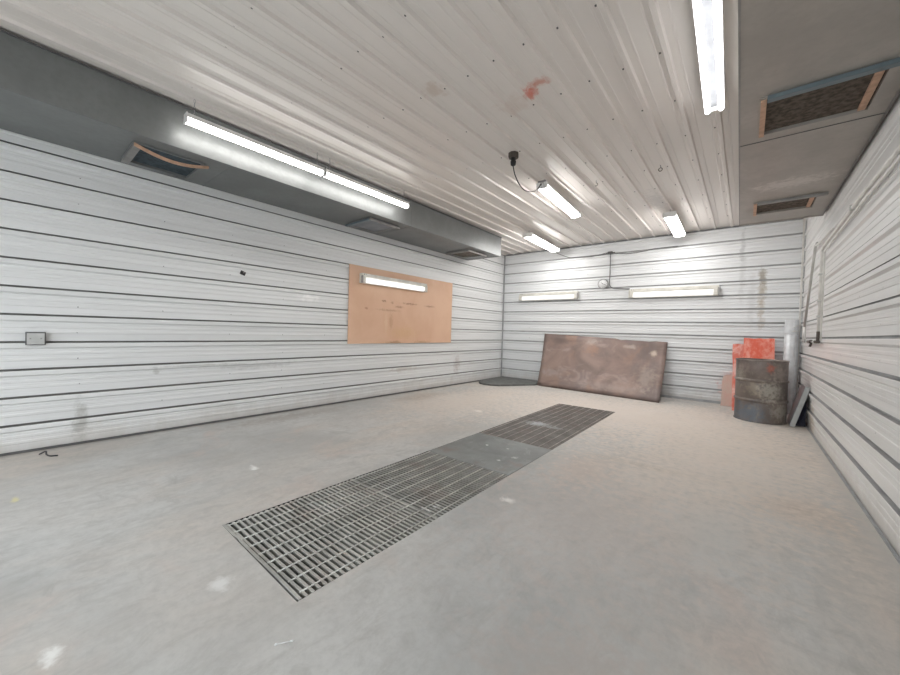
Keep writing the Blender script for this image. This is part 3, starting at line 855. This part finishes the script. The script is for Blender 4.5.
# ------------------------------------------------------------------ painted boards behind the drum
def leaning_board(name, label, cat, xb0, xb1, yb_, xt0, xt1, yt, zt, th, m, zt2=None, strip=None):
    bm = B(); zt2 = zt if zt2 is None else zt2
    pts = [(xb0, yb_, .003), (xb1, yb_, .003), (xt1, yt, zt2), (xt0, yt, zt)]
    N = 6; rows_f, rows_b = [], []
    for j in range(N + 1):
        v = j / N
        rf = []
        for i in range(N + 1):
            u = i / N
            p = Vector(pts[0]).lerp(Vector(pts[1]), u).lerp(Vector(pts[3]).lerp(Vector(pts[2]), u), v)
            if j == N: p.z += rnd.uniform(-.006, .006)
            if i == 0: p.x += rnd.uniform(-.006, .006)
            rf.append(p)
        rows_f.append([bm.verts.new(p) for p in rf]); rows_b.append([bm.verts.new(p + Vector((0, th, 0))) for p in rf])
    for j in range(N):
        for i in range(N):
            bm.faces.new((rows_f[j][i], rows_f[j][i + 1], rows_f[j + 1][i + 1], rows_f[j + 1][i]))
            bm.faces.new((rows_b[j][i], rows_b[j + 1][i], rows_b[j + 1][i + 1], rows_b[j][i + 1]))
        bm.faces.new((rows_f[j][0], rows_f[j + 1][0], rows_b[j + 1][0], rows_b[j][0])); bm.faces.new((rows_f[j][N], rows_b[j][N], rows_b[j + 1][N], rows_f[j + 1][N]))
        bm.faces.new((rows_f[0][j], rows_b[0][j], rows_b[0][j + 1], rows_f[0][j + 1])); bm.faces.new((rows_f[N][j], rows_f[N][j + 1], rows_b[N][j + 1], rows_b[N][j]))
    return tag(obj(name, bm, m), label, cat, 'red stained boards behind the drum')
leaning_board('paint_board', 'bright red orange board standing highest behind the drum', 'board', -.02, .345, 7.00, -.025, .352, 7.600, 1.125, .006, M['red'])
leaning_board('paint_board', 'narrow red streaked board behind the drum, its left side reaching the floor', 'board', -.130, .14, 7.09, -.165, .14, 7.630, 1.025, .006, M['red2'], 1.035)
leaning_board('paint_board', 'short pinkish tan board left of the drum against the back wall', 'board', -.290, -.06, 7.46, -.280, -.05, 7.640, .475, .010, M['pink'], .56)

# ------------------------------------------------------------------ round duct pipe standing in the corner
t = thing('duct_pipe', 'shiny galvanised round pipe standing upright in the right rear corner', 'pipe', (.530, 7.480, 0))
bm = B(); R_ = .079
lathe(bm, [(R_ - .003, .002), (R_, .002), (R_, 1.415), (R_ - .003, 1.415), (R_ - .003, .002)], 32); obj('pipe', bm, M['galv'], t)
bm = B(); lathe(bm, [(R_ + .0005, 1.20), (R_ + .004, 1.205), (R_ + .004, 1.225), (R_ + .0005, 1.23)], 32); obj('collar', bm, M['galv'], t)
bm = B(); box(bm, -.004, .004, -R_ - .004, -R_ + .002, .02, 1.40, 0, Matrix.Rotation(.35, 4, 'Z')); obj('seam', bm, M['galv'], t)
bm = B(); tube(bm, [(.01, -.085, 1.30), (.06, -.072, 1.335), (.092, -.02, 1.36)], .004, 6); tube(bm, [(.0, -.085, 1.245), (.06, -.068, 1.25), (.095, -.02, 1.25)], .005, 6)
obj('tie_wire', bm, M['white_trim'], t)

# grey panel leaning on the right wall beside the drum
def wedge():
    t = thing('leaning_board', 'slate grey board leaning on the right wall beside the drum', 'board', (.490, 6.40, 0))
    a = math.atan2(.53, .135); L_ = .54
    R = Matrix.Rotation(-(math.pi / 2 - a), 4, 'Y')
    R = Matrix.Rotation(math.pi / 2 - a, 4, 'Y')
    bm = B(); box(bm, -.018, 0, .012, .42, .004, L_, 0, R); obj('face_panel', bm, M['grey_panel'], t, .002)
    bm = B(); box(bm, -.018, .032, 0, .012, .004, L_, 0, R); obj('edge_flange', bm, M['pale_edge'], t, .002)
    return t
wedge()
bm = B()  # dark navy wedge filling the gap between grey board and right wall
for x0, x1, y, z in ((.0, 0, 0, 0),): pass
pts = [(.535, 6.50, .002), (.632, 6.50, .002), (.634, 6.52, .36), (.628, 6.52, .40)]
f1 = [bm.verts.new(p) for p in pts]; f2 = [bm.verts.new((p[0], p[1] + .30, p[2])) for p in pts]
bm.faces.new(f1); bm.faces.new(f2[::-1])
for k in range(4): bm.faces.new((f1[k], f1[(k + 1) % 4], f2[(k + 1) % 4], f2[k]))
bmesh.ops.subdivide_edges(bm, edges=bm.edges, cuts=4, use_grid_fill=True)
for v in bm.verts:
    if .01 < v.co.z: v.co.y += rnd.uniform(-.012, .012); v.co.x += rnd.uniform(-.004, .0)
tag(obj('gap_wedge', bm, M['navy']), 'dark navy wedge filling the gap between the leaning grey board and right wall', 'plastic sheet')

# ------------------------------------------------------------------ pipe loop on the right wall
xw = XR - (RIB + .0005)
t = thing('air_pipe', 'off white pipe loop running along and down the right wall', 'pipe', (xw, 5.6, 1.11))
o0 = Vector((xw, 5.6, 1.11))
def rl(pts): return [Vector(p) - o0 for p in pts]
xp = xw - .0255
bm = B(); tube(bm, bend(rl([(xp, YF + .02, 2.175), (xp, 4.0, 2.165), (xp, 4.30, 2.150), (xp, 5.62, 2.115), (xp, 5.62, 1.215)]), .05), .0145, 12); obj('main_pipe', bm, M['pvc'], t)
bm = B(); tube(bm, bend(rl([(xp, YF + .02, 2.118), (xp, 4.0, 2.110), (xp, 4.30, 2.097), (xp, 5.44, 2.060), (xp, 5.44, 1.115)]), .04), .008, 8); obj('thin_pipe', bm, M['pvc'], t)
for y, z in ((4.16, 2.158), (2.6, 2.171)):
    bm = B(); box(bm, -.048, .001, y - 5.6 - .009, y - 5.6 + .009, z - 1.11 - .024, z - 1.11 + .022); obj('clamp', bm, M['pipe_grey'], t, .003)
for z in (1.84, 1.545, 1.38):
    bm = B(); box(bm, -.048, .001, 5.62 - 5.6 - .026, 5.62 - 5.6 + .026, z - 1.11 - .010, z - 1.11 + .010); obj('clamp', bm, M['pipe_grey'], t, .003)
bm = B(); tube(bm, rl([(xp, 5.62, 1.215), (xp, 5.62, 1.09)]), .017, 12); obj('elbow_fitting', bm, M['fitting'], t)
bm = B(); tube(bm, rl([(xp, 5.60, 1.10), (xp, 6.86, 1.10)]), .016, 12); obj('cross_pipe', bm, M['fitting'], t)
for y in (5.85, 6.15, 6.45, 6.7):
    bm = B(); tube(bm, rl([(xp, y - .04, 1.10), (xp, y + .04, 1.10)]), .024, 10); obj('coupling', bm, M['pipe_grey'] if y != 6.15 else M['fitting'], t)
bm = B(); tube(bm, rl([(xp, 6.15, 1.085), (xp - .01, 6.15, 1.04)]), .012, 8); tube(bm, rl([(xp - .01, 6.11, 1.045), (xp - .01, 6.20, 1.045)]), .007, 8); obj('valve', bm, M['fitting'], t)
bm = B(); tube(bm, rl([(xp, 6.88, 1.09), (xp, 6.87, 1.32)]), .017, 12); obj('riser_pipe', bm, M['pvc'], t)
bm = B(); tube(bm, bend(rl([(xp, 6.87, 1.30), (xp, 6.16, 2.255), (xp, 6.02, 2.262)]), .05), .0145, 12); obj('diagonal_pipe', bm, M['pipe_grey'], t)
bm = B(); tube(bm, rl([(xp, 6.12, 2.255), (xp, 5.62, 2.215), (xp, 5.0, 2.19)]), .010, 10); obj('branch_pipe', bm, M['pvc'], t)

# ------------------------------------------------------------------ small litter on the floor
t = thing('cotton_swab', 'thin white stick lying on the floor left of the near grate end', 'stick', (-1.213, .615, .005), math.radians(57))
t.scale = (.65, .65, .8)
bm = B(); tube(bm, [(-.038, 0, 0), (.038, 0, 0)], .0022, 8); obj('stem', bm, M['clock_face'], t)
for s in (-1, 1):
    bm = B(); tube(bm, [(s * .030, 0, 0), (s * .036, 0, 0), (s * .044, 0, 0), (s * .047, 0, 0)], [.0024, .0046, .0046, .0015], 10); obj('tip', bm, M['clock_face'], t)
bm = B(); tube(bm, bend([(-4.44, .165, .006), (-4.42, .205, .030), (-4.385, .20, .012), (-4.33, .215, .006), (-4.30, .26, .007)], .02), .006, 6)
tag(obj('wire_scrap', bm, M['black']), 'bent black wire scrap on the floor at the foot of the left wall', 'wire')

# ------------------------------------------------------------------ camera
F_PX, YAW, PIT, ROLL = 361.679, .6854, -.0188, .0281
cam = bpy.data.cameras.new('camera'); cam.sensor_fit = 'HORIZONTAL'; cam.sensor_width = 36.0
cam.lens = F_PX / 900 * 36.0; cam.clip_start = .02
co = bpy.data.objects.new('camera', cam); COL.objects.link(co)
c, s = math.cos(YAW), math.sin(YAW)
Fw = Vector((-s * math.cos(PIT), c * math.cos(PIT), math.sin(PIT)))
Rt = Vector((c, s, 0)); Up = Rt.cross(Fw)
R2 = Rt * math.cos(ROLL) + Up * math.sin(ROLL); U2 = -Rt * math.sin(ROLL) + Up * math.cos(ROLL)
mw = Matrix.Identity(4)
for i in range(3): mw[i][0], mw[i][1], mw[i][2] = R2[i], U2[i], -Fw[i]
mw.translation = (0, 0, 1.111)
co.matrix_world = mw
SC.camera = co

# ------------------------------------------------------------------ world and view
w = bpy.data.worlds.new('world'); SC.world = w; w.use_nodes = True
w.node_tree.nodes['Background'].inputs['Color'].default_value = (.92, .965, 1, 1)
w.node_tree.nodes['Background'].inputs['Strength'].default_value = 1.0
vs = SC.view_settings
vs.view_transform = 'Standard'; vs.look = 'None'; vs.gamma = 1.0; vs.use_curve_mapping = False
vs.exposure = 2.02
SC.cycles.max_bounces = 14; SC.cycles.diffuse_bounces = 8
